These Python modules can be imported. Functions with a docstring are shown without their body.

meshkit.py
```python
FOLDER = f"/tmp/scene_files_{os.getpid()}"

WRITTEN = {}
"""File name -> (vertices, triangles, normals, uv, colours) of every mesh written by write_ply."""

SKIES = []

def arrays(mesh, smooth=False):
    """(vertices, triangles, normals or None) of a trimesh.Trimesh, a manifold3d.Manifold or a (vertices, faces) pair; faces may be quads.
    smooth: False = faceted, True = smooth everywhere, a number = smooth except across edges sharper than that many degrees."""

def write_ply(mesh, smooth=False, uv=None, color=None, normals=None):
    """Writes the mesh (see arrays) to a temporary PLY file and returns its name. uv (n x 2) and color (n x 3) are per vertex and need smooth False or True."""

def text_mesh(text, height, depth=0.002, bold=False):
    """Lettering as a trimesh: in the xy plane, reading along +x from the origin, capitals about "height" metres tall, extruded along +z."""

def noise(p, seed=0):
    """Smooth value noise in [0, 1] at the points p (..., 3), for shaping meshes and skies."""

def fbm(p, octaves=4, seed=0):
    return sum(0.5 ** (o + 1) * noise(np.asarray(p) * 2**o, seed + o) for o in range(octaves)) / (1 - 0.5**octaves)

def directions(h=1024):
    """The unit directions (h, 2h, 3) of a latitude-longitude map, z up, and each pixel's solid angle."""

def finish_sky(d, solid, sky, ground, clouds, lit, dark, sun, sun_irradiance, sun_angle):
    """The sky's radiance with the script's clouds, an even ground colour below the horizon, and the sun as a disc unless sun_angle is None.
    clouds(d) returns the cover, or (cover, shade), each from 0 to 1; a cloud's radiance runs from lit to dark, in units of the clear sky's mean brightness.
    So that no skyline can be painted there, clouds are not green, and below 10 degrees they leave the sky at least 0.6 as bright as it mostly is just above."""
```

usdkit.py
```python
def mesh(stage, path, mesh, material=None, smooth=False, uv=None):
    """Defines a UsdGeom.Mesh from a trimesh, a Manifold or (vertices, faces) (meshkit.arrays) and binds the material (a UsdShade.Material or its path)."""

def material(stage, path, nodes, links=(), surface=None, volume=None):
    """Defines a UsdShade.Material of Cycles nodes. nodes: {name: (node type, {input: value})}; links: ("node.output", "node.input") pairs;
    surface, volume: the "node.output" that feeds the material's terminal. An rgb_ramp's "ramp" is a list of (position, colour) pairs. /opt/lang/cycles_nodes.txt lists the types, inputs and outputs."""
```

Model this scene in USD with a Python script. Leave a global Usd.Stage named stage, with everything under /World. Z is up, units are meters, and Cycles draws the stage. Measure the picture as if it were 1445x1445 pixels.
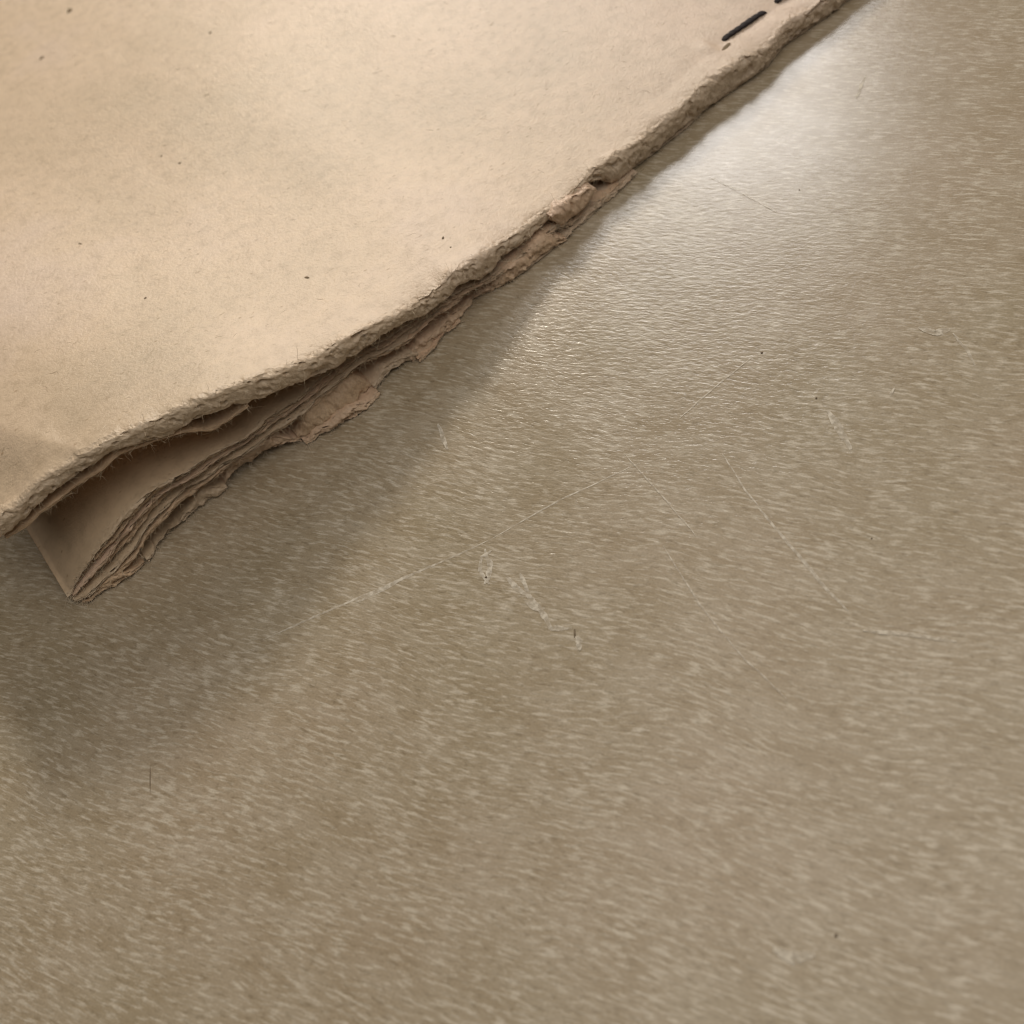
import math
import numpy as np
import trimesh
import usdkit
from meshkit import noise, fbm
from pxr import Gf, Sdf, Usd, UsdGeom, UsdLux, UsdShade, Vt

stage = Usd.Stage.CreateInMemory()
UsdGeom.SetStageUpAxis(stage, 'Z')
UsdGeom.SetStageMetersPerUnit(stage, 1.0)
UsdGeom.Xform.Define(stage, '/World')
rng = np.random.default_rng(7)
MM = 0.001

# ------------------------------------------------------------------ camera
# world: x runs along the booklet's spine from its foot, y into the booklet, z up, table top at z = 0
RIGHT, UP, BACK = np.array([[0.7610414834122459, -0.6017110778276411, -0.24240387650610407],
                            [0.6255490800565016, 0.5817714838735957, 0.5198367907256846],
                            [-0.1717678927103456, -0.5472528842966594, 0.8191520442889911]])
EYE = np.array([0.02723399, -0.10351018, 0.10648977])
FPX, CX = 1515.0, 722.5
cam = UsdGeom.Camera.Define(stage, '/World/camera')
m = np.eye(4)
m[0, :3], m[1, :3], m[2, :3], m[3, :3] = RIGHT, UP, BACK, EYE
cam.AddTransformOp().Set(Gf.Matrix4d(*m.ravel().tolist()))
cam.CreateHorizontalApertureAttr(24.0)
cam.CreateVerticalApertureAttr(24.0)
cam.CreateFocalLengthAttr(24.0 * FPX / 1445)
cam.CreateClippingRangeAttr(Gf.Vec2f(0.005, 50.0))
cam.CreateFStopAttr(18.0)
cam.CreateFocusDistanceAttr(0.134)
cam.CreateExposureAttr(0.0)

# ------------------------------------------------------------------ lamps and added bounce fill
def look_along(prim, pos, target):
    z = np.asarray(pos, float) - np.asarray(target, float)
    z /= np.linalg.norm(z)
    x = np.cross([0, 0, 1.0], z)
    x = x / np.linalg.norm(x) if np.linalg.norm(x) > 1e-6 else np.array([1.0, 0, 0])
    y = np.cross(z, x)
    t = np.eye(4)
    t[0, :3], t[1, :3], t[2, :3], t[3, :3] = x, y, z, pos
    UsdGeom.Xformable(prim).AddTransformOp().Set(Gf.Matrix4d(*t.ravel().tolist()))

KEY_DIR = np.array([0.85, 1.6, 1.0]); KEY_DIR /= np.linalg.norm(KEY_DIR)
KEY_POS = np.array([0.05, 0.0, 0.0]) + KEY_DIR * 0.95
key = UsdLux.DiskLight.Define(stage, '/World/table_lamp_light')
key.CreateRadiusAttr(0.075)
key.CreateIntensityAttr(86.0)
key.CreateColorAttr(Gf.Vec3f(1.0, 0.89, 0.74))
look_along(key, KEY_POS, [0.05, 0.0, 0.0])

fill = UsdLux.RectLight.Define(stage, '/World/bounce_fill')  # added unseen panel standing in for light bounced around the room
fill.CreateWidthAttr(1.7)
fill.CreateHeightAttr(1.7)
fill.CreateIntensityAttr(1.42)
fill.CreateColorAttr(Gf.Vec3f(1.0, 0.91, 0.79))
look_along(fill, [0.30, -0.34, 1.40], [0.05, 0.0, 0.0])

panel = UsdLux.RectLight.Define(stage, '/World/kitchen_ceiling_light')
panel.CreateWidthAttr(0.46)
panel.CreateHeightAttr(0.36)
panel.CreateIntensityAttr(13.0)
panel.CreateColorAttr(Gf.Vec3f(1.0, 0.97, 0.95))
look_along(panel, [1.04, 1.10, 1.10], [0.10, 0.0, 0.0])

# ------------------------------------------------------------------ helpers
def ray(px, py):
    d = RIGHT * (px - CX) + UP * (CX - py) - BACK * FPX
    return d / FPX

def on_z(px, py, z=0.0):
    d = ray(px, py)
    return EYE + d * ((z - EYE[2]) / d[2])

def on_y(px, py, y):
    d = ray(px, py)
    return EYE + d * ((y - EYE[1]) / d[1])

def tag(prim, label=None, category=None, group=None, kind=None):
    for k, v in (('label', label), ('category', category), ('group', group), ('kind', kind)):
        if v:
            prim.SetCustomDataByKey(k, v)
    return prim

used = {}
def path(name, parent='/World'):
    k = f'{parent}/{name}'
    n = used.get(k, 0)
    used[k] = n + 1
    return k if n == 0 else f'{k}_{n:03d}'

def put(name, mesh, mat, parent='/World', smooth=True, wear=None):
    p = path(name, parent)
    g = usdkit.mesh(stage, p, mesh, mat, smooth=smooth)
    if wear is not None:
        UsdGeom.PrimvarsAPI(g).CreatePrimvar('wear', Sdf.ValueTypeNames.FloatArray, 'vertex').Set(Vt.FloatArray.FromNumpy(np.asarray(wear, np.float32)))
    return g.GetPrim()

def n1(x, freq, seed=0, octaves=3):
    x = np.asarray(x, float)
    p = np.stack([x * freq, np.full_like(x, 0.37 + seed * 3.1), np.full_like(x, 0.71)], -1)
    return fbm(p, octaves, seed) * 2 - 1

def n3(p, freq, seed=0, octaves=3):
    return fbm(np.asarray(p) * freq, octaves, seed) * 2 - 1

def smoothstep(a, b, x):
    t = np.clip((np.asarray(x, float) - a) / (b - a), 0, 1)
    return t * t * (3 - 2 * t)

# ------------------------------------------------------------------ materials
UsdGeom.Scope.Define(stage, '/World/Looks')

GRAIN = math.atan2(0.848, -0.530)

def table_material():
    nodes = {
        'geo': ('geometry', {}),
        'rot': ('vector_rotate', {'rotate_type': 'z_axis', 'angle': -GRAIN}),
        'mm': ('mapping', {'scale': (1000, 1000, 1000)}),
        # slow wander of the grain
        'wn': ('noise_texture', {'scale': 0.035, 'detail': 2.0}),
        'wsub': ('vector_math', {'math_type': 'subtract', 'vector2': (0.5, 0.5, 0.5)}),
        'wscl': ('vector_math', {'math_type': 'multiply', 'vector2': (0, 5.0, 0)}),
        'wadd': ('vector_math', {'math_type': 'add'}),
        # pale printed dashes
        'm1': ('mapping', {'scale': (0.48, 2.4, 1)}),
        'dash': ('noise_texture', {'scale': 1.0, 'detail': 3.0, 'roughness': 0.6, 'distortion': 0.1}),
        'dens': ('noise_texture', {'scale': 0.085, 'detail': 3.0, 'roughness': 0.6}),
        'densr': ('map_range', {'from_min': 0.3, 'from_max': 0.7, 'to_min': -0.045, 'to_max': 0.04}),
        'dsum': ('math', {'math_type': 'add'}),
        'dramp': ('rgb_ramp', {'ramp': [(0.0, (0, 0, 0)), (0.49, (0, 0, 0)), (0.58, (0.5, 0.5, 0.5)), (0.66, (1, 1, 1)), (1, (1, 1, 1))]}),
        # brown mottling
        'm2': ('mapping', {'scale': (0.13, 0.36, 1)}),
        'mott': ('noise_texture', {'scale': 1.0, 'detail': 4.0, 'roughness': 0.6}),
        'base': ('rgb_ramp', {'ramp': [(0.0, (0.310, 0.250, 0.170)), (0.40, (0.352, 0.291, 0.207)), (0.55, (0.385, 0.326, 0.243)), (0.75, (0.415, 0.360, 0.280)), (1, (0.435, 0.382, 0.300))]}),
        'broad': ('noise_texture', {'scale': 0.028, 'detail': 2.0}),
        'broadc': ('rgb_ramp', {'ramp': [(0.32, (0.97, 0.965, 0.92)), (0.68, (1.07, 1.04, 1.04))]}),
        'bmul': ('mix', {'mix_type': 'multiply', 'fac': 1.0}),
        'col': ('mix', {'mix_type': 'mix', 'color2': (0.56, 0.50, 0.405)}),
        # fine speckle
        'fine': ('noise_texture', {'scale': 4.0, 'detail': 2.0}),
        'finec': ('rgb_ramp', {'ramp': [(0.3, (0.90, 0.90, 0.90)), (0.7, (1.07, 1.07, 1.07))]}),
        'fmul': ('mix', {'mix_type': 'multiply', 'fac': 1.0}),
        # embossed dark pores, with some of their relief shading put into the colour
        'm3': ('mapping', {'scale': (0.85, 2.2, 1)}),
        'rel': ('noise_texture', {'scale': 1.0, 'detail': 2.5, 'roughness': 0.5, 'distortion': 0.25}),
        'm4': ('mapping', {'scale': (2.2, 4.0, 1)}),
        'rel2': ('noise_texture', {'scale': 1.0, 'detail': 1.0}),
        'rel2s': ('math', {'math_type': 'multiply', 'value2': 0.22}),
        'relsum': ('math', {'math_type': 'add'}),
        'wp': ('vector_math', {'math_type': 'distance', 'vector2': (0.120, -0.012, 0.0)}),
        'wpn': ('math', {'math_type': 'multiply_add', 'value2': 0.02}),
        'wpr': ('map_range', {'range_type': 'smoothstep', 'from_min': 0.018, 'from_max': 0.062, 'to_min': 0.22, 'to_max': 1.0}),  # washed-out look of the sheen put into pore colour and relief here
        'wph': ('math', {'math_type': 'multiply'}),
        'bump': ('bump', {'strength': 1.0, 'distance': 0.000055}),
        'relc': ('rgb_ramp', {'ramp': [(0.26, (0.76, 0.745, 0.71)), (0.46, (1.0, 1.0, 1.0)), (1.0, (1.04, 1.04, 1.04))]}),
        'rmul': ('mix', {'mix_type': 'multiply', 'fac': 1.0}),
        # wear makes some areas duller
        'rr': ('map_range', {'from_min': 0.3, 'from_max': 0.7, 'to_min': 0.21, 'to_max': 0.28}),
        'p': ('principled_bsdf', {'specular_ior_level': 0.55}),
    }
    links = [('geo.position', 'rot.vector'), ('rot.vector', 'mm.vector'),
             ('mm.vector', 'wn.vector'), ('wn.color', 'wsub.vector1'), ('wsub.vector', 'wscl.vector1'), ('mm.vector', 'wadd.vector1'), ('wscl.vector', 'wadd.vector2'),
             ('wadd.vector', 'm1.vector'), ('m1.vector', 'dash.vector'), ('mm.vector', 'dens.vector'), ('dens.fac', 'densr.value'),
             ('dash.fac', 'dsum.value1'), ('densr.result', 'dsum.value2'), ('dsum.value', 'dramp.fac'),
             ('wadd.vector', 'm2.vector'), ('m2.vector', 'mott.vector'), ('mott.fac', 'base.fac'),
             ('mm.vector', 'broad.vector'), ('broad.fac', 'broadc.fac'), ('base.color', 'bmul.color1'), ('broadc.color', 'bmul.color2'),
             ('dramp.color', 'col.fac'), ('bmul.color', 'col.color1'),
             ('mm.vector', 'fine.vector'), ('fine.fac', 'finec.fac'), ('col.color', 'fmul.color1'), ('finec.color', 'fmul.color2'),
             ('wadd.vector', 'm3.vector'), ('m3.vector', 'rel.vector'), ('wadd.vector', 'm4.vector'), ('m4.vector', 'rel2.vector'), ('rel2.fac', 'rel2s.value1'),
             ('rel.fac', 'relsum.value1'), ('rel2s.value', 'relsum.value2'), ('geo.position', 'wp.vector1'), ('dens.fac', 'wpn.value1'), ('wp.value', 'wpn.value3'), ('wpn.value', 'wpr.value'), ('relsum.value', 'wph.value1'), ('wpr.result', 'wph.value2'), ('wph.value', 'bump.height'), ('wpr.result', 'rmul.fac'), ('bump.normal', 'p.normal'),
             ('rel.fac', 'relc.fac'), ('fmul.color', 'rmul.color1'), ('relc.color', 'rmul.color2'),
             ('dens.fac', 'rr.value'), ('rr.result', 'p.roughness'), ('rmul.color', 'p.base_color')]
    return usdkit.material(stage, '/World/Looks/laminate', nodes, links, surface='p.BSDF')

def paper_material(name, tint=(1, 1, 1), shift=0.0, rough=0.46, fleck=0.95):
    t = np.array(tint)
    c = lambda *a: tuple(np.array(a) * t)
    nodes = {
        'geo': ('geometry', {}),
        'mm': ('mapping', {'scale': (1000, 1000, 1000), 'location': (shift, shift * 2, 0)}),
        'stain': ('noise_texture', {'scale': 0.022, 'detail': 4.0, 'roughness': 0.6}),
        'base': ('rgb_ramp', {'ramp': [(0.30, c(0.55, 0.44, 0.315)), (0.45, c(0.632, 0.497, 0.355)), (0.56, c(0.685, 0.536, 0.390)), (0.7, c(0.69, 0.548, 0.435))]}),
        'pulp': ('noise_texture', {'scale': 0.55, 'detail': 5.0, 'roughness': 0.7}),
        'pulpc': ('rgb_ramp', {'ramp': [(0.25, (0.78, 0.76, 0.72)), (0.5, (1, 1, 1)), (0.75, (1.10, 1.10, 1.09))]}),
        'pm': ('mix', {'mix_type': 'multiply', 'fac': 0.9}),
        'sx': ('separate_xyz', {}),
        'age': ('map_range', {'range_type': 'smoothstep', 'from_min': 55.0, 'from_max': 150.0, 'to_min': 0.0, 'to_max': 1.0}),  # tone turns less yellow along the spine, towards the head
        'xtonec': ('rgb_ramp', {'ramp': [(0.0, (1, 1, 1)), (1.0, (1.02, 1.035, 1.17))]}),
        'am': ('mix', {'mix_type': 'multiply', 'fac': 1.0}),
        'mf': ('mapping', {'scale': (0.5, 0.9, 0.9), 'rotation': (0, 0, 0.5)}),
        'fl': ('voronoi_texture', {'scale': 1.0, 'randomness': 1.0}),
        'flr': ('rgb_ramp', {'ramp': [(0.0, (1, 1, 1)), (0.09, (0.8, 0.8, 0.8)), (0.19, (0, 0, 0)), (1, (0, 0, 0))]}),
        'flsel': ('separate_color', {}),
        'flgt': ('map_range', {'from_min': 0.35, 'from_max': 1.0, 'to_min': 0.0, 'to_max': 1.0, 'clamp': True}),
        'flm': ('math', {'math_type': 'multiply'}),
        'flm2': ('math', {'math_type': 'multiply', 'value2': fleck}),
        'fmix': ('mix', {'mix_type': 'multiply', 'color2': (0.62, 0.54, 0.44)}),
        'wear': ('attribute', {'attribute': 'wear'}),
        'wn': ('noise_texture', {'scale': 1.9, 'detail': 6.0, 'roughness': 0.8}),
        'wr': ('map_range', {'from_min': 0.3, 'from_max': 0.7, 'to_min': 0.45, 'to_max': 1.15}),
        'wmul': ('math', {'math_type': 'multiply', 'use_clamp': True}),
        'wcol': ('rgb_ramp', {'ramp': [(0.34, c(0.43, 0.335, 0.24)), (0.48, c(0.62, 0.50, 0.372)), (0.62, c(0.735, 0.62, 0.49))]}),
        'wmix': ('mix', {'mix_type': 'mix'}),
        'bn': ('noise_texture', {'scale': 2.2, 'detail': 4.0, 'roughness': 0.65}),
        'bn2': ('noise_texture', {'scale': 2.6, 'detail': 3.0, 'roughness': 0.6}),
        'bw': ('math', {'math_type': 'multiply'}),
        'bs': ('math', {'math_type': 'multiply_add', 'value2': 1.6}),
        'bump': ('bump', {'strength': 0.7, 'distance': 0.00014}),
        'p': ('principled_bsdf', {'roughness': rough, 'specular_ior_level': 0.5}),
    }
    links = [('geo.position', 'mm.vector'), ('mm.vector', 'stain.vector'), ('stain.fac', 'base.fac'),
             ('mm.vector', 'pulp.vector'), ('pulp.fac', 'pulpc.fac'), ('mm.vector', 'sx.vector'), ('sx.x', 'age.value'), ('age.result', 'xtonec.fac'), ('base.color', 'am.color1'), ('xtonec.color', 'am.color2'), ('am.color', 'pm.color1'), ('pulpc.color', 'pm.color2'),
             ('mm.vector', 'mf.vector'), ('mf.vector', 'fl.vector'), ('fl.distance', 'flr.fac'), ('fl.color', 'flsel.color'), ('flsel.r', 'flgt.value'),
             ('flr.color', 'flm.value1'), ('flgt.result', 'flm.value2'), ('flm.value', 'flm2.value1'), ('flm2.value', 'fmix.fac'), ('pm.color', 'fmix.color1'),
             ('mm.vector', 'wn.vector'), ('wn.fac', 'wr.value'), ('wear.fac', 'wmul.value1'), ('wr.result', 'wmul.value2'),
             ('wn.fac', 'wcol.fac'), ('wmul.value', 'wmix.fac'), ('fmix.color', 'wmix.color1'), ('wcol.color', 'wmix.color2'),
             ('mm.vector', 'bn.vector'), ('mm.vector', 'bn2.vector'), ('bn2.fac', 'bw.value1'), ('wear.fac', 'bw.value2'), ('bw.value', 'bs.value1'), ('bn.fac', 'bs.value3'), ('bs.value', 'bump.height'), ('bump.normal', 'p.normal'), ('wmix.color', 'p.base_color')]
    return usdkit.material(stage, f'/World/Looks/{name}', nodes, links, surface='p.BSDF')

def plain(name, color, rough=0.6, spec=0.4):
    return usdkit.material(stage, f'/World/Looks/{name}', {
        'n': ('noise_texture', {'scale': 2500.0, 'detail': 3.0}),
        'g': ('geometry', {}),
        'r': ('rgb_ramp', {'ramp': [(0.3, tuple(0.75 * np.array(color))), (0.7, tuple(1.2 * np.array(color)))]}),
        'p': ('principled_bsdf', {'roughness': rough, 'specular_ior_level': spec})},
        [('g.position', 'n.vector'), ('n.fac', 'r.fac'), ('r.color', 'p.base_color')], surface='p.BSDF')

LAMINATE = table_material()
PAPER = paper_material('aged_paper')
PAPERS = [paper_material('aged_paper_pale', (1.0, 0.99, 0.97), 40.0), paper_material('aged_paper_brown', (1.0, 0.91, 0.81), 90.0), paper_material('aged_paper_pink', (1.04, 0.96, 0.89), 140.0)]
FIBRE = plain('paper_fibre', (0.68, 0.57, 0.43), 0.7, 0.3)
THREAD = plain('black_thread', (0.030, 0.024, 0.026), 0.7, 0.2)
SPECK = plain('dark_speck', (0.15, 0.115, 0.08), 0.8, 0.2)
FLECK = plain('brown_fleck', (0.22, 0.165, 0.105), 0.8, 0.2)  # also colours the shade painted at the stitch hole
SPECK_PALE = plain('pale_speck', (0.20, 0.155, 0.105), 0.7, 0.2)
SCRATCH = usdkit.material(stage, '/World/Looks/scratch', {
    'g': ('geometry', {}), 'n': ('noise_texture', {'scale': 1400.0, 'detail': 3.0}),
    'r': ('map_range', {'from_min': 0.40, 'from_max': 0.62, 'to_min': 0.22, 'to_max': 0.9, 'clamp': True}),
    't': ('transparent_bsdf', {}), 'p': ('principled_bsdf', {'base_color': (0.68, 0.62, 0.52), 'roughness': 0.5}), 'm': ('mix_closure', {})},
    [('g.position', 'n.vector'), ('n.fac', 'r.value'), ('r.result', 'm.fac'), ('t.BSDF', 'm.closure1'), ('p.BSDF', 'm.closure2')], surface='m.closure')

# ------------------------------------------------------------------ the table
table = tag(UsdGeom.Xform.Define(stage, path('table')).GetPrim(), 'pale wood grain laminate table top with fine scratches under the booklet', 'table')
top = trimesh.creation.box([0.9, 0.7, 0.026])
top.apply_translation([0.12, 0.10, -0.013])
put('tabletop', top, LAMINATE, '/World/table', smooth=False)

def ribbon(points, widths, z):
    """a flat strip along table points, pinched at its ends"""
    p = np.asarray(points)[:, :2]
    d = np.gradient(p, axis=0)
    d /= np.linalg.norm(d, axis=1, keepdims=True)
    nrm = np.stack([-d[:, 1], d[:, 0]], 1)
    w = np.asarray(widths)[:, None] / 2
    n = len(p)
    v = np.vstack([np.c_[p + nrm * w, np.full(n, z)], np.c_[p - nrm * w, np.full(n, z)]])
    i = np.arange(n - 1)
    f = np.vstack([np.c_[i, i + n, i + n + 1], np.c_[i, i + n + 1, i + 1]])
    return v, f

SCR = [  # pixel polylines of the visible scratches, width in mm
    ([(372, 902), (440, 872), (520, 838), (600, 803), (690, 762)], 0.22),
    ([(500, 852), (540, 832), (575, 812)], 0.34),
    ([(690, 762), (790, 705), (900, 655)], 0.14),
    ([(1070, 716), (1110, 765), (1150, 812), (1196, 862)], 0.26),
    ([(1168, 580), (1184, 604), (1200, 634)], 0.60),
    ([(1020, 640), (1050, 690), (1072, 716)], 0.14),
    ([(733, 808), (745, 838), (762, 862), (778, 886), (808, 887)], 0.48),
    ([(716, 815), (730, 830), (742, 838)], 0.5),
    ([(683, 775), (692, 795), (690, 815), (684, 824)], 0.44),
    ([(694, 776), (680, 786), (678, 806), (690, 824)], 0.34),
    ([(740, 845), (752, 858), (768, 860)], 0.4),
    ([(935, 770), (985, 850), (1050, 930), (1110, 985)], 0.14),
    ([(960, 590), (1010, 545), (1060, 505)], 0.16),
    ([(1345, 470), (1362, 492), (1376, 515)], 0.30),
    ([(1296, 462), (1318, 470), (1340, 466)], 0.6),
    ([(880, 640), (935, 700), (985, 760)], 0.12),
    ([(1220, 890), (1290, 896), (1350, 905)], 0.36),
    ([(1208, 140), (1216, 120), (1222, 108)], 0.3),
    ([(1090, 1340), (1120, 1352), (1150, 1345)], 0.6),
    ([(618, 598), (626, 620), (632, 634)], 0.4),
    ([(814, 898), (817, 908), (818, 918)], 0.5),
    ([(1000, 250), (1050, 275), (1095, 300)], 0.10),
    ([(1255, 560), (1262, 548)], 0.2),
]
for i, (pts, w) in enumerate(SCR):
    q = np.array([on_z(*p) for p in pts])
    t = np.linspace(0, len(q) - 1, 14 * len(q))
    c = np.stack([np.interp(t, np.arange(len(q)), q[:, k]) for k in range(2)], 1)
    c += np.stack([n1(t, 1.7, 20 + i), n1(t, 1.7, 60 + i)], 1) * 0.00022
    ww = 1.9 * w * MM * np.sin(np.pi * np.clip(t / t[-1], 0.02, 0.98)) ** 0.35 * (0.75 + 0.5 * n1(t, 3.0, 90 + i))
    put('scratch', ribbon(c, ww, 0.00002 + 0.000003 * i), SCRATCH, '/World/table', smooth=False)

def crumb(px, py, size, stretch=(1, 1, 1), angle=0.0, z=0.0, seed=0, upright=False):
    if upright:
        e = on_z(px, py - 10) - on_z(px, py + 10)
        angle = math.atan2(e[1], e[0])
    s = trimesh.creation.icosphere(2, 1.0)
    v = np.array(s.vertices)
    v *= (1 + 0.5 * n3(v, 1.3, seed))[:, None]
    v *= np.array(stretch) * size
    ca, sa = math.cos(angle), math.sin(angle)
    v[:, :2] = v[:, :2] @ np.array([[ca, sa], [-sa, ca]])
    q = on_z(px, py, z)
    v += q + [0, 0, size * stretch[2] * 0.4]
    return trimesh.Trimesh(v, s.faces, process=False)

for i, a in enumerate([(686, 815, .22, (1, 1, .4), 0), (811, 893, .20, (3.6, .8, .3), 9), (1075, 498, .20, (1, 1, .5), 0), (1152, 562, .18, (1, .8, .5), 0),
                       (1128, 268, .14, (1, 1, .5), 0), (1180, 1320, .22, (1, 1, .3), 0), (212, 1102, .12, (18, .75, .25), 9), (1230, 760, .14, (1, 1, .4), 0)]):
    px, py, s, st, an = a
    put('speck', crumb(px, py, 0.72 * s * MM, st, an, seed=i, upright=an == 9), SPECK if an != 9 else SPECK_PALE, '/World/table')

# ------------------------------------------------------------------ the booklet
BK = '/World/booklet'
tag(UsdGeom.Xform.Define(stage, path('booklet')).GetPrim(), 'old tan paper booklet with worn, split spine lying on the table', 'booklet')
X1, Y1 = 0.205, 0.180          # far ends of the booklet

def trace(pts, yf):
    """pixel polyline -> 3D polyline on the curved wall y = yf(x)"""
    out = []
    for px, py in pts:
        y = yf(0.03)
        for _ in range(8):
            p = on_y(px, py, y)
            y = float(yf(p[0]))
        out.append(p)
    return np.array(out)

def as_xz(p):
    o = np.argsort(p[:, 0])
    p = p[o]
    keep = np.r_[True, np.diff(p[:, 0]) > 2e-4]
    return p[keep]

def curve(p):
    from scipy.interpolate import PchipInterpolator
    p = as_xz(p)
    f = PchipInterpolator(p[:, 0], p[:, 2], extrapolate=False)
    lo, hi, zl, zh = p[0, 0], p[-1, 0], p[0, 2], p[-1, 2]
    return lambda x: np.where(x < lo, zl, np.where(x > hi, zh, np.nan_to_num(f(np.clip(x, lo, hi)))))

def ytab(xs, ys):
    return lambda x: np.interp(x, np.array(xs) * MM, np.array(ys) * MM)

# the wall along which each bundle's spine edges stand
y_cover = ytab([-2, 0, 3, 8, 14, 24, 34, 48, 60, 70, 88, 97, 120, 145, 205], [3.2, 3.0, 2.5, 1.7, 0.6, -1.4, -2.8, -3.4, -3.0, -2.0, 0.0, 0.9, 0.9, 1.1, 1.1])
y_low = ytab([-2, 0, 10, 20, 40, 60, 85, 145, 205], [0.6, 0.4, -0.6, -0.4, -1.0, -1.2, -1.2, 0.0, 0.0])

TOP_PX = [(17, 716), (43, 695), (56, 683), (80, 668), (106, 653), (125, 637), (141, 627), (174, 612), (199, 602), (240, 587), (281, 565), (315, 551), (348, 540), (390, 527), (414, 519),
          (453, 503), (486, 483), (511, 469), (540, 455), (561, 445), (578, 434), (600, 424), (622, 408), (641, 385), (666, 371), (693, 353), (716, 340), (750, 318), (775, 298), (818, 261),
          (840, 241), (860, 222), (885, 205), (910, 187), (943, 160), (968, 141), (997, 117), (1026, 95), (1047, 80), (1085, 56), (1114, 32), (1147, 12), (1160, 1), (1260, -72), (1400, -175)]
LIP_PX = [(17, 748), (27, 741), (66, 705), (100, 680), (133, 657), (150, 645), (166, 637), (191, 631), (216, 626), (240, 619), (260, 611), (282, 592), (306, 584), (333, 574), (356, 570),
          (381, 560), (406, 549), (431, 540), (456, 530), (478, 520), (503, 505), (525, 491), (540, 479), (570, 460), (600, 447), (633, 424), (648, 408), (663, 400), (683, 396), (703, 379), (713, 364),
          (741, 343), (775, 314), (782, 301), (793, 288), (815, 272), (830, 262), (843, 257), (860, 257), (873, 257)]
SEAT_PX = [(105, 856), (130, 850), (150, 838), (180, 820), (200, 803), (216, 788), (230, 768), (241, 755), (258, 741), (279, 721), (299, 706), (319, 692), (353, 666), (381, 648), (406, 636),
           (423, 628), (446, 618), (470, 607), (493, 589), (513, 574), (533, 553), (545, 540), (561, 526), (586, 510), (611, 493), (628, 471), (651, 452), (665, 430), (686, 414), (726, 402), (746, 388),
           (779, 363), (796, 346), (814, 325), (833, 307), (850, 294), (866, 278), (886, 253), (913, 233), (939, 213), (968, 190), (1000, 160), (1037, 133), (1060, 118), (1089, 98), (1111, 70), (1138, 51),
           (1167, 31), (1207, 0), (1300, -70)]
LOW_PX = [(100, 836), (138, 776), (163, 743), (188, 715), (216, 691), (243, 675), (266, 662), (305, 637), (346, 616), (373, 594), (390, 583), (423, 561), (456, 532), (486, 509), (520, 489),
          (550, 475), (580, 453), (603, 440), (628, 424), (660, 405), (690, 392), (713, 373), (750, 345), (783, 319), (806, 314), (826, 301), (846, 285), (862, 273), (880, 259)]

top3, lip3, low3 = trace(TOP_PX, y_cover), trace(LIP_PX, y_cover), trace(LOW_PX, y_low)
z_top, z_lip, z_low = curve(top3), curve(lip3), curve(low3)
seat = np.array([on_z(*p) for p in SEAT_PX])
seat = as_xz(seat)
y_seat = lambda x: np.interp(x, seat[:, 0], seat[:, 1])
X_SPLIT = float(lip3[-1, 0])   # beyond it the spine fold is whole
print('z_top', [(round(x * 1e3), round(float(z_top(x)) * 1e3, 2), round(float(z_lip(x)) * 1e3, 2), round(float(z_low(x)) * 1e3, 2), round(float(y_seat(x)) * 1e3, 2)) for x in np.arange(0, .15, .01)], X_SPLIT)

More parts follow.
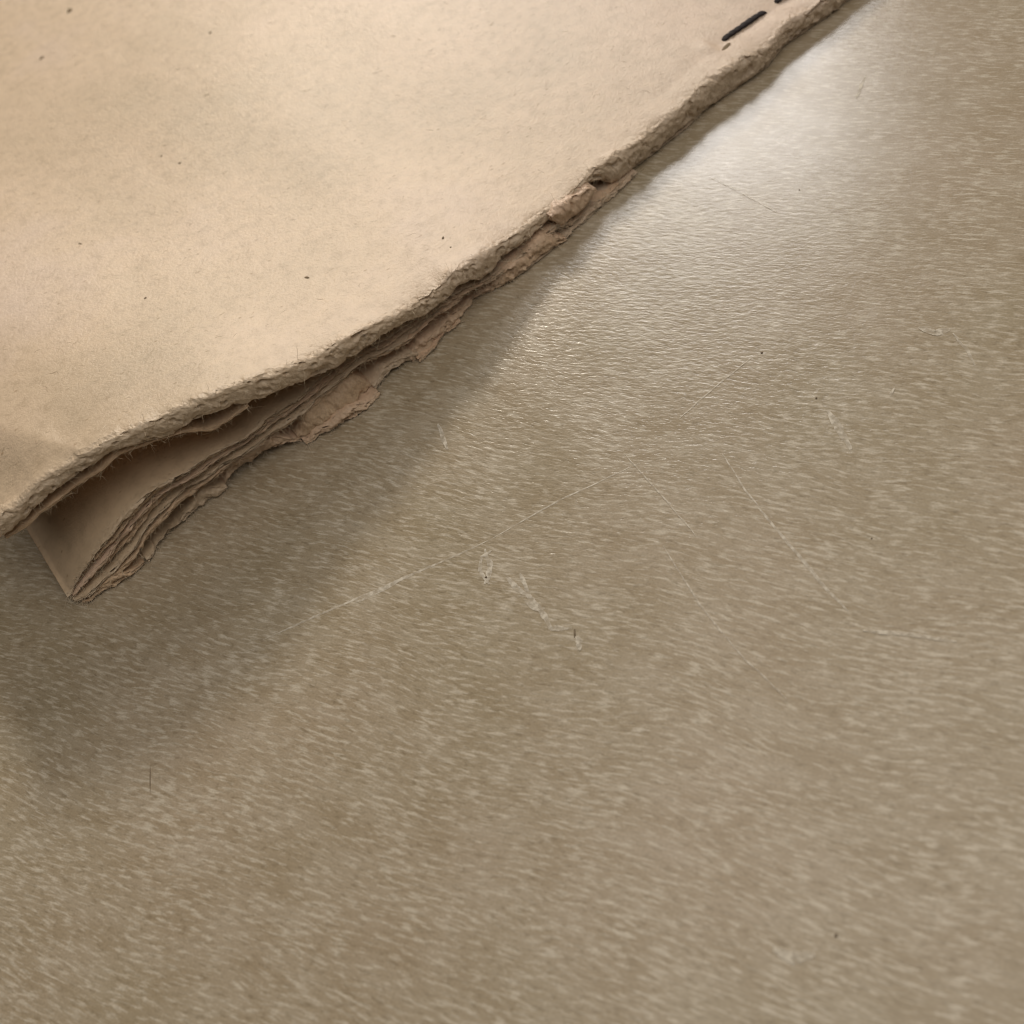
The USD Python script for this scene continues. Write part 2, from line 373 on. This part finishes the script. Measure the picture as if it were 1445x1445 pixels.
_gx = np.arange(-0.03, 0.26, 0.0005)
_gz = np.interp(_gx, [-0.03, 0.0145], [0, 0]) + np.where(_gx < 0.0150, z_top(np.full_like(_gx, 0.0150)) - 0.06 * (0.015 - _gx), z_top(_gx))
from scipy.ndimage import gaussian_filter1d
_gs = gaussian_filter1d(_gz, 12)
z_hold = lambda x: np.interp(x, _gx, _gz)
z_smooth = lambda x: np.interp(x, _gx, _gs)
RIDGE_A = trace([(128, 637)], y_cover)[0]
RIDGE_B = on_z(-40, 588, RIDGE_A[2] - 0.0012)
_rd = (RIDGE_B - RIDGE_A)[:2]
_rd /= np.linalg.norm(_rd)
RIDGE_N = np.array([_rd[1], -_rd[0]])
if RIDGE_N[0] > 0:
    RIDGE_N = -RIDGE_N

def seg_dist(x, y, a, b):
    d = b - a
    t = np.clip(((x - a[0]) * d[0] + (y - a[1]) * d[1]) / max(d @ d, 1e-12), 0, 1)
    return np.hypot(x - a[0] - t * d[0], y - a[1] - t * d[1])

STITCH_A, STITCH_B, CREASE_B = on_z(1014, 62, 0.0045)[:2], on_z(1240, -100, 0.0045)[:2], on_z(930, 132, 0.0048)[:2]

def bent(x, y):
    s = (x - RIDGE_A[0]) * RIDGE_N[0] + (y - RIDGE_A[1]) * RIDGE_N[1]
    return np.maximum(s, 0) ** 2 / (np.maximum(s, 0) + 0.0005) * 0.56

def cover_height(x, y):
    """height of the front page's upper face"""
    x, y = np.asarray(x, float), np.asarray(y, float)
    ye = y_cover(x)
    d = np.maximum(y - ye, 0)
    inner = 0.0066 + 0.0022 * np.exp(-(x / 0.05) ** 2) + 0.0016 * n3(np.stack([x, y, 0 * x], -1), 16.0, 3, 2) * smoothstep(0.004, 0.03, d)
    inner = inner + 0.007 * np.exp(-(x / 0.020) ** 2) * np.exp(-((d - 0.04) / 0.03) ** 2)
    L = 0.034 + 0.020 * np.exp(-(x / 0.022) ** 2)
    k = np.exp(-d / L) * (1 + d / L * 0.6)
    z = inner * (1 - k) + z_smooth(x) * k
    z = z + (z_hold(x) - z_smooth(x)) * np.exp(-d / 0.0022)
    z = z - np.minimum(bent(x, y), 0.006) * np.exp(-(d / 0.017) ** 2)
    fix = (z_top(x) - (z_hold(x) - np.minimum(bent(x, ye), 0.006))) * smoothstep(0.0172, 0.0135, x)
    # fine cockle of old paper
    z = z + 0.00010 * n3(np.stack([x, y, 0 * x], -1), 150.0, 9, 3) * smoothstep(0.001, 0.006, d)
    z = z - 0.00030 * np.exp(-(seg_dist(x, y, STITCH_A, STITCH_B) / 0.0011) ** 2) - 0.00016 * np.exp(-(seg_dist(x, y, STITCH_A, CREASE_B) / 0.0006) ** 2)
    z = z + 0.00045 * np.exp(-(seg_dist(x, y, STITCH_A + [-0.0012, 0.0006], STITCH_A + [-0.0012, 0.0006]) / 0.0012) ** 2)
    return z + fix * np.exp(-d / 0.006)

def wall_mesh(xs, prof, close=True):
    """prof: (n, m, 3) rows along the spine; closes the section into a tube and caps its ends"""
    n, m = prof.shape[:2]
    v = prof.reshape(-1, 3)
    i, j = np.meshgrid(np.arange(n - 1), np.arange(m), indexing='ij')
    j2 = (j + 1) % m
    q = np.stack([i * m + j, i * m + j2, (i + 1) * m + j2, (i + 1) * m + j], -1).reshape(-1, 4)
    f = np.vstack([q[:, [0, 2, 1]], q[:, [0, 3, 2]]])
    caps = []
    for r, flip in ((0, False), (n - 1, True)):
        a = r * m + np.arange(m)
        for k in range(1, m // 2):
            p0, p1, p2, p3 = a[k - 1], a[k], a[m - 1 - k], a[m - k]
            t = [[p0, p1, p2], [p0, p2, p3]]
            caps += [x[::-1] for x in t] if not flip else t
    return v, np.vstack([f, np.array(caps)])

fibre_seeds = []     # (point, outward) pairs for the loose fibres

def sheet(name, mat, x0, x1, top_fn, lip_fn, y_fn, depth, interior=None, du=0.00022, tear=0.00022, rough=0.00012, seed=0, lips=9, nin=26, label=None, wear_in=0.0008, fibres=1.0, wear_amt=1.0, floor=None, slant=0.0, near_len=0.0009, crease=0.0, chips=0.0):
    """One sheet of paper whose worn edge stands along y_fn: upper face, frayed rounded lip, lower face."""
    xs = np.arange(x0, x1, du)
    n = len(xs)
    yt, zt, zb = y_fn(xs), top_fn(xs), lip_fn(xs)
    th = np.maximum(zt - zb, 0.00018)
    def edge(t):
        """how far the torn edge is set back at profile angle t"""
        q = lambda fx, ft, sd, oc: fbm(np.stack([xs * fx, np.full(n, 5.3 + t * ft), np.full(n, 0.37 + sd)], -1), oc, sd) * 2 - 1
        e = tear * (q(900, 2.2, seed, 4) + 0.8 * q(230, 0.9, seed + 5, 2))
        if chips:
            e = e + chips * smoothstep(0.22, 0.55, q(300, 0.9, seed + 21, 3)) + 0.6 * chips * smoothstep(0.15, 0.4, q(950, 1.9, seed + 22, 3))
        return e
    ys = yt
    g = np.linspace(0, 1, nin) ** 2.6
    inner = g[::-1][:-1] * depth                      # far -> near
    a = np.linspace(np.pi / 2, -np.pi / 2, lips)
    rows, wear = [], []
    rad = np.minimum(th * 0.62, 0.0011)
    # upper face
    for d in inner:
        y = ys + edge(np.pi / 2) * math.exp(-d / 0.003) + rad + d + slant * th
        z = interior(xs, y) if interior is not None else zt
        rows.append(np.stack([xs, y, z], -1)); wear.append(np.full(n, wear_amt * math.exp(-d / wear_in)) * 0.4)
    zi = interior(xs, ys + rad) if interior is not None else zt
    zi = zi if interior is not None else zt
    th2 = np.maximum(zi - zb, 0.00018)
    # the lip: a flattened half round
    for t in a:
        e = 0.62
        cy = np.sign(math.cos(t)) * abs(math.cos(t)) ** e
        sz = np.sign(math.sin(t)) * abs(math.sin(t)) ** 0.8
        rows.append(np.stack([xs, ys + edge(t) + rad * (1 - cy) + slant * th2 * (math.sin(t) + 1) / 2, zi - th2 / 2 + th2 / 2 * sz], -1)); wear.append(np.full(n, wear_amt * (1 - 0.6 * max(0.0, math.sin(t)))))
    bottom_t = np.maximum(0.00022, np.minimum(th2, 0.0007))
    for d in inner[::-1]:
        y = ys + rad + d
        zz = (interior(xs, y) if interior is not None else zt) - (th2 * math.exp(-d / 0.004) + bottom_t * (1 - math.exp(-d / 0.004)))
        rows.append(np.stack([xs, y, zz], -1)); wear.append(np.full(n, 0.3 * wear_amt))
    P = np.stack(rows, 1)
    W = np.stack(wear, 1)
    m = P.shape[1]
    k = len(inner)
    near = np.exp(-np.maximum(P[..., 1] - (ys + rad)[:, None], 0) / near_len)
    lipw = np.exp(-np.maximum(P[..., 1] - (ys + rad)[:, None], 0) / 0.0003)
    disp = rough * (lipw * 0.7 * n3(P, 2500, seed + 11, 3) + near * 0.8 * n3(P, 900, seed + 12, 2) + near * 1.5 * n3(P, 270, seed + 13, 2))
    if crease:
        disp = disp + crease * near * n3(P * [190, 0, 1100] / 1.0, 1.0, seed + 14, 3)
    dirv = np.zeros_like(P)
    ang = np.r_[np.full(k, np.pi / 2), a, np.full(k, -np.pi / 2)]
    dirv[..., 1], dirv[..., 2] = -np.cos(ang), np.sin(ang)
    P = P + dirv * disp[..., None]
    if floor is not None:
        P[..., 2] = np.maximum(P[..., 2], floor)
    mesh = wall_mesh(xs, P)
    prim = put(name, mesh, mat, BK, smooth=True, wear=np.clip(W, 0, 1).ravel())
    if label:
        prim.SetCustomDataByKey('label', label)
    sel = rng.integers(0, n, int(fibres * n * (du / 0.00015) * 1.8))
    lj = k + rng.integers(0, lips - 2, len(sel))
    for i_, j_ in zip(sel, lj):
        fibre_seeds.append((P[i_, j_], dirv[i_, j_], th[i_]))
    return P

# --- front page, with its fold whole beyond X_SPLIT
def lip_cover(x):
    z = z_lip(x)
    s = smoothstep(X_SPLIT - 0.003, X_SPLIT + 0.0015, x)
    return z * (1 - s) + 0.0004 * s

def y_front(x):
    s = smoothstep(X_SPLIT - 0.004, X_SPLIT + 0.002, x)
    return y_cover(x) * (1 - s) + (y_seat(x) + 0.0003) * s

sheet('front_page', PAPER, 0.0005, X1, z_top, lip_cover, y_front, Y1, cover_height, seed=1, lips=31, nin=44, tear=0.00036, rough=0.00019, fibres=1.0,
      chips=0.00065, label='front page with soft frayed edge and bent corner', wear_in=0.0006, floor=0.0002, du=0.00010)

# --- the sheet just under the front page
P2_PX = [(25, 752), (50, 732), (83, 706), (106, 690), (143, 664), (166, 645), (200, 633), (250, 614), (280, 609), (300, 608), (320, 598), (340, 584), (352, 573)]
p2 = trace(P2_PX, lambda x: y_cover(x) + 0.0005)
z_p2 = curve(p2)
sheet('page', PAPERS[1], 0.0008, float(p2[-1, 0]), lambda x: np.minimum(z_p2(x) + 0.00055, z_lip(x) - 0.00008 + 0.0004 * n1(x, 300, 4)), z_p2, lambda x: y_cover(x) + 0.0004 + 0.0005 * n1(x, 260, 3), 0.02,
      seed=31, nin=12, fibres=0.8)

# --- the lower bundle: sheets fanned between its upper edge and the table
def low_inside(x, y):
    d = np.maximum(y - y_low(x), 0)
    z = z_low(x)
    far = cover_height(x, y) - 0.0012
    s = smoothstep(0.018, 0.055, d)
    return z * (1 - s) + np.maximum(far, z * 0.6) * s

XL = X_SPLIT + 0.0025
N = 6
FB = [(100, .02), (160, .17), (215, .32), (300, .40), (380, .50), (430, .58), (445, .60), (478, .61), (503, .66), (525, .63), (545, .61), (563, .60), (588, .66), (613, .73), (633, .69), (650, .76), (673, .75), (700, .9), (740, .93), (775, .9), (800, .8), (830, .5), (870, .3)]
_fx = np.array([np.interp(a, [p[0] for p in LOW_PX], low3[:, 0]) for a, _ in FB])
f_bottom = lambda x: np.interp(x, _fx, [b for _, b in FB])
def level(g):
    """height at share g of the stack of sheets (1 its top, 0 its underside)"""
    return lambda x: 0.0003 + (z_low(x) - 0.0003) * (f_bottom(x) + (1 - f_bottom(x)) * g)
gr = np.array([1.0, 0.84, 0.68, 0.50, 0.33, 0.16])
for k in range(N):
    g0, g1 = gr[k], gr[k + 1] if k < N - 1 else 0.0
    off = [0, 0.3, -0.1, 0.55, -0.4, -0.1][k] * MM
    def tfn(x, g0=g0, k=k):
        return level(g0)(x) + (0.00020 * n1(x, 120, 70 + k, 3) if k else 0)
    def bfn(x, g0=g0, g1=g1, k=k, tfn=tfn):
        gap = level(g0)(x) - level(g1)(x)
        return tfn(x) - np.maximum(0.00016, gap * (0.60 + 0.36 * n1(x, 170, 110 + k, 2)))
    def yfn(x, g0=g0, k=k, off=off):
        f = f_bottom(x) + (1 - f_bottom(x)) * g0
        return y_low(x) * f + (1 - f) * (y_seat(x) + 0.0005) + off + (0.0007 * n1(x, 95, 150 + k, 2) + 0.00055 * n1(x, 380, 190 + k, 2)) * (1.0 if k else 0.5)
    end = XL - (0.0 if k in (0, 5) else rng.uniform(0.0, 0.006))
    sheet('page', PAPERS[[0, 1, 2, 1, 0, 1, 2, 0][k]], 0.0006 + 0.0003 * (k % 3), end, tfn, bfn, yfn, 0.17 if k == 0 else 0.016, low_inside if k == 0 else None,
          seed=200 + 13 * k, nin=40 if k == 0 else 10, lips=9, du=0.00016, chips=0.0007, tear=0.00040, rough=0.00017, fibres=0.9, floor=0.00015)

# --- back page with what is left of the fold: torn strips that still stand up in front of the sheets
y_back = lambda x: y_seat(x) + 0.0002
STRIPS = [
    ([(112, 846), (135, 836), (160, 818), (190, 806), (205, 792)], 21),
    ([(205, 788), (226, 762), (243, 746), (258, 730), (273, 714), (288, 695), (304, 687), (318, 682)], 22),
    ([(309, 684), (316, 664), (333, 653), (356, 640), (378, 624), (406, 617), (423, 616)], 23),
    ([(418, 612), (426, 598), (434, 588), (450, 577), (486, 557), (503, 541), (514, 536), (538, 541)], 24),
    ([(521, 534), (543, 522), (561, 510), (573, 500), (580, 490), (586, 489)], 25),
    ([(576, 500), (582, 490), (593, 487), (616, 470), (636, 453), (652, 440), (668, 426)], 26),
    ([(664, 424), (686, 411), (708, 394), (720, 382), (741, 368), (766, 348), (788, 329), (798, 330)], 27),
    ([(425, 618), (450, 603), (475, 589), (495, 574), (515, 563), (534, 553)], 29),
    ([(588, 508), (606, 493), (626, 473), (650, 454)], 30),
    ([(797, 335), (812, 322), (826, 312), (850, 290), (866, 272), (880, 255)], 28),
]
for pts, sd in STRIPS:
    q = trace(pts, y_back)
    zc = curve(q)
    def tfn(x, zc=zc, sd=sd, lo=q[:, 0].min(), hi=q[:, 0].max()):
        e = smoothstep(0, 0.0030 + 0.001 * n1(x, 900, sd, 2), x - lo) * smoothstep(0, 0.0030 + 0.001 * n1(x, 900, sd + 1, 2), hi - x)
        return np.maximum(0.0005, zc(x) * (0.35 + 0.65 * e) + 0.00045 * n1(x, 420, sd, 4))
    def yfn(x, sd=sd):
        return y_back(x) + 0.0003 * n1(x, 180, sd + 50, 2) - (0.0007 if sd > 28 else 0) + (0.0003 if sd == 24 else 0)
    sheet('fold_strip', PAPERS[[1, 0, 2, 1, 0, 2][sd % 6]], float(q[:, 0].min()), float(q[:, 0].max()), tfn, lambda x, sd=sd: np.full_like(x, 0.0002) + (0.0007 * (sd in (22, 23)) + 0.0003 * (sd in (24, 25))) * (0.6 + 0.6 * n1(x, 140, sd + 7, 2)), yfn, 0.007,
          seed=400 + 17 * sd, nin=10, lips=19, du=0.00012, chips=0.0006, tear=0.00045, rough=0.00030, fibres=1.5, floor=0.00012, slant=0.45, near_len=0.003, crease=0.0004)
# a torn piece of the inner sheets folded out under the front page
qa = trace([(776, 304), (793, 289), (815, 273), (830, 263), (840, 262)], y_low)
qb = trace([(776, 311), (784, 314), (801, 316), (818, 300), (830, 290), (840, 272)], y_low)
za, zb_ = curve(qa), curve(qb)
sheet('torn_fold', PAPERS[2], float(qa[:, 0].min()), float(qa[:, 0].max()), lambda x: za(x) - 0.0001, zb_, lambda x: y_low(x) - 0.0002 + 0.0004 * n1(x, 200, 5, 2), 0.010,
      wear_amt=0.8, seed=611, nin=10, lips=19, du=0.00012, chips=0.0006, tear=0.0004, rough=0.00030, fibres=1.0, near_len=0.002, crease=0.0003)
sheet('back_page', PAPERS[0], 0.0006, X1, lambda x: np.full_like(x, 0.00042), lambda x: np.full_like(x, 0.0001), lambda x: y_seat(x) + 0.0008 + 0.0035 * smoothstep(0.020, 0.026, x) * smoothstep(0.056, 0.048, x), Y1, seed=700, nin=14, lips=7, fibres=0.15, floor=0.00008)

# ------------------------------------------------------------------ loose fibres along the worn edges
def fibres(name, seeds, parent, mat):
    pts, counts, widths = [], [], []
    for p, d, th in seeds:
        ln = rng.uniform(0.0003, 0.0010) if rng.random() > 0.035 else rng.uniform(0.0008, 0.0016)
        dv = 0.8 * d + rng.normal(0, 1.0, 3) * [1.5, 0.8, 0.8]
        dv /= np.linalg.norm(dv)
        curl = rng.normal(0, 0.9, 3)
        t = np.linspace(0, 1, 4)[:, None]
        q = p - d * 0.00006 + ln * (dv * t + curl * t * t * 0.6)
        q[:, 2] = np.maximum(q[:, 2], 0.00005)
        pts.append(q); counts.append(4)
        w = rng.uniform(0.000018, 0.000040)
        widths.append(w * np.array([1, 1, 0.8, 0.4]))
    c = UsdGeom.BasisCurves.Define(stage, path(name, parent))
    c.CreateTypeAttr('linear')
    c.CreateCurveVertexCountsAttr(Vt.IntArray(counts))
    c.CreatePointsAttr(Vt.Vec3fArray.FromNumpy(np.vstack(pts).astype(np.float32)))
    c.CreateWidthsAttr(Vt.FloatArray.FromNumpy(np.concatenate(widths).astype(np.float32)))
    c.SetWidthsInterpolation('vertex')
    UsdShade.MaterialBindingAPI.Apply(c.GetPrim()).Bind(mat)
    return tag(c.GetPrim(), kind='stuff')

fibres('paper_fibres', fibre_seeds, BK, FIBRE)

# fine fibres lying in the face of the front page
for nm, mt, cnt in (('surface_fibres', FIBRE, 700), ('surface_fibres', plain('dark_fibre', (0.34, 0.25, 0.16), 0.8, 0.2), 420)):
    pts, cn, wd = [], [], []
    for _ in range(cnt):
        x0, y0 = rng.uniform(0.002, 0.150), rng.uniform(0.003, 0.130)
        a0, ln = rng.uniform(0, 2 * np.pi), rng.uniform(0.0004, 0.0016)
        t = np.linspace(0, 1, 5)
        a1 = a0 + rng.normal(0, 1.2) * t
        qx, qy = x0 + np.cumsum(np.cos(a1)) * ln / 5, y0 + np.cumsum(np.sin(a1)) * ln / 5
        pts.append(np.c_[qx, qy, cover_height(qx, qy) + 0.00001]); cn.append(5)
        wd.append(np.full(5, rng.uniform(0.00002, 0.000045)) * [0.5, 1, 1, 1, 0.4])
    c = UsdGeom.BasisCurves.Define(stage, path(nm, BK))
    c.CreateTypeAttr('linear')
    c.CreateCurveVertexCountsAttr(Vt.IntArray(cn))
    c.CreatePointsAttr(Vt.Vec3fArray.FromNumpy(np.vstack(pts).astype(np.float32)))
    c.CreateWidthsAttr(Vt.FloatArray.FromNumpy(np.concatenate(wd).astype(np.float32)))
    c.SetWidthsInterpolation('vertex')
    UsdShade.MaterialBindingAPI.Apply(c.GetPrim()).Bind(mt)
    tag(c.GetPrim(), kind='stuff')

# ------------------------------------------------------------------ thread stitches near the fold
def stitch(pa, pb, radius, seed):
    zs = 0.004
    for _ in range(6):
        a = on_z(*pa, zs); b = on_z(*pb, zs); c = (a + b) / 2
        zs = float(cover_height(c[0], c[1]))
    n = 44
    t = np.linspace(0, 1, n)
    mid = a + (b - a) * t[:, None]
    mid[:, 2] = cover_height(mid[:, 0], mid[:, 1]) + radius * 0.35 - radius * 2.0 * (np.abs(2 * t - 1) ** 8)
    ax = (b - a) / np.linalg.norm(b - a)
    side = np.cross([0, 0, 1.0], ax)
    up = np.cross(ax, side)
    sides = 18
    th = np.arange(sides) * 2 * np.pi / sides
    tw = th[None, :] + t[:, None] * 0
    r = radius * (1 + 0.09 * np.cos(2 * (th[None, :] - t[:, None] * 26))) * (1 + 0.30 * n1(t, 11, seed, 4))[:, None]
    r = r * np.minimum(1, np.minimum(t, 1 - t)[:, None] * 18 + 0.35)
    v = mid[:, None] + (np.cos(tw) * r * 1.05)[..., None] * side + (np.sin(tw) * r * 0.55)[..., None] * up
    i, j = np.meshgrid(np.arange(n - 1), np.arange(sides), indexing='ij')
    j2 = (j + 1) % sides
    q = np.stack([i * sides + j, i * sides + j2, (i + 1) * sides + j2, (i + 1) * sides + j], -1).reshape(-1, 4)
    e = [np.array([[k0, k0 + a1, k0 + b1] for a1, b1 in zip(range(1, sides - 1), range(2, sides))]) for k0 in (0, (n - 1) * sides)]
    return v.reshape(-1, 3), np.vstack([q[:, [0, 1, 2]], q[:, [0, 2, 3]], e[0][:, ::-1], e[1]])

for i, (a, b) in enumerate([((1016, 62), (1083, 12)), ((1090, 7), (1158, -42)), ((1174, -55), (1235, -98))]):
    put('thread_stitch', stitch(a, b, 0.00050, i), THREAD, BK)
# dark flecks caught in the front page
def fleck(px, py, size, stretch, angle, seed):
    z = 0.008
    for _ in range(8):
        q = on_z(px, py, z); z = float(cover_height(q[0], q[1]))
    return crumb(px, py, size, stretch, angle, z, seed)
for i, (px, py, s, st, an) in enumerate([(59, 82, .55, (1.3, .8, .2), .3), (98, 15, .8, (1.2, .8, .12), 1.0), (205, 421, .26, (1.2, .8, .3), .4), (297, 46, .4, (1, .8, .2), .2), (433, 392, .35, (1.2, .7, .2), 2.2),
                                         (625, 336, .26, (1.3, .7, .3), .6), (254, 230, .3, (1, .8, .2), 0), (228, 220, .3, (1.2, .5, .2), 1), (113, 344, .3, (1.4, .6, .2), 2), (636, 349, .16, (1, 1, .3), 0)]):
    put('fleck', fleck(px, py, 0.8 * s * MM, st, an, 40 + i), FLECK, BK)
put('hole_shade', fleck(1024, 67, 0.42 * MM, (2.6, 0.7, 0.15), 0.25, 78), FLECK, BK)  # brown smear painted for the shade in the stitch hole
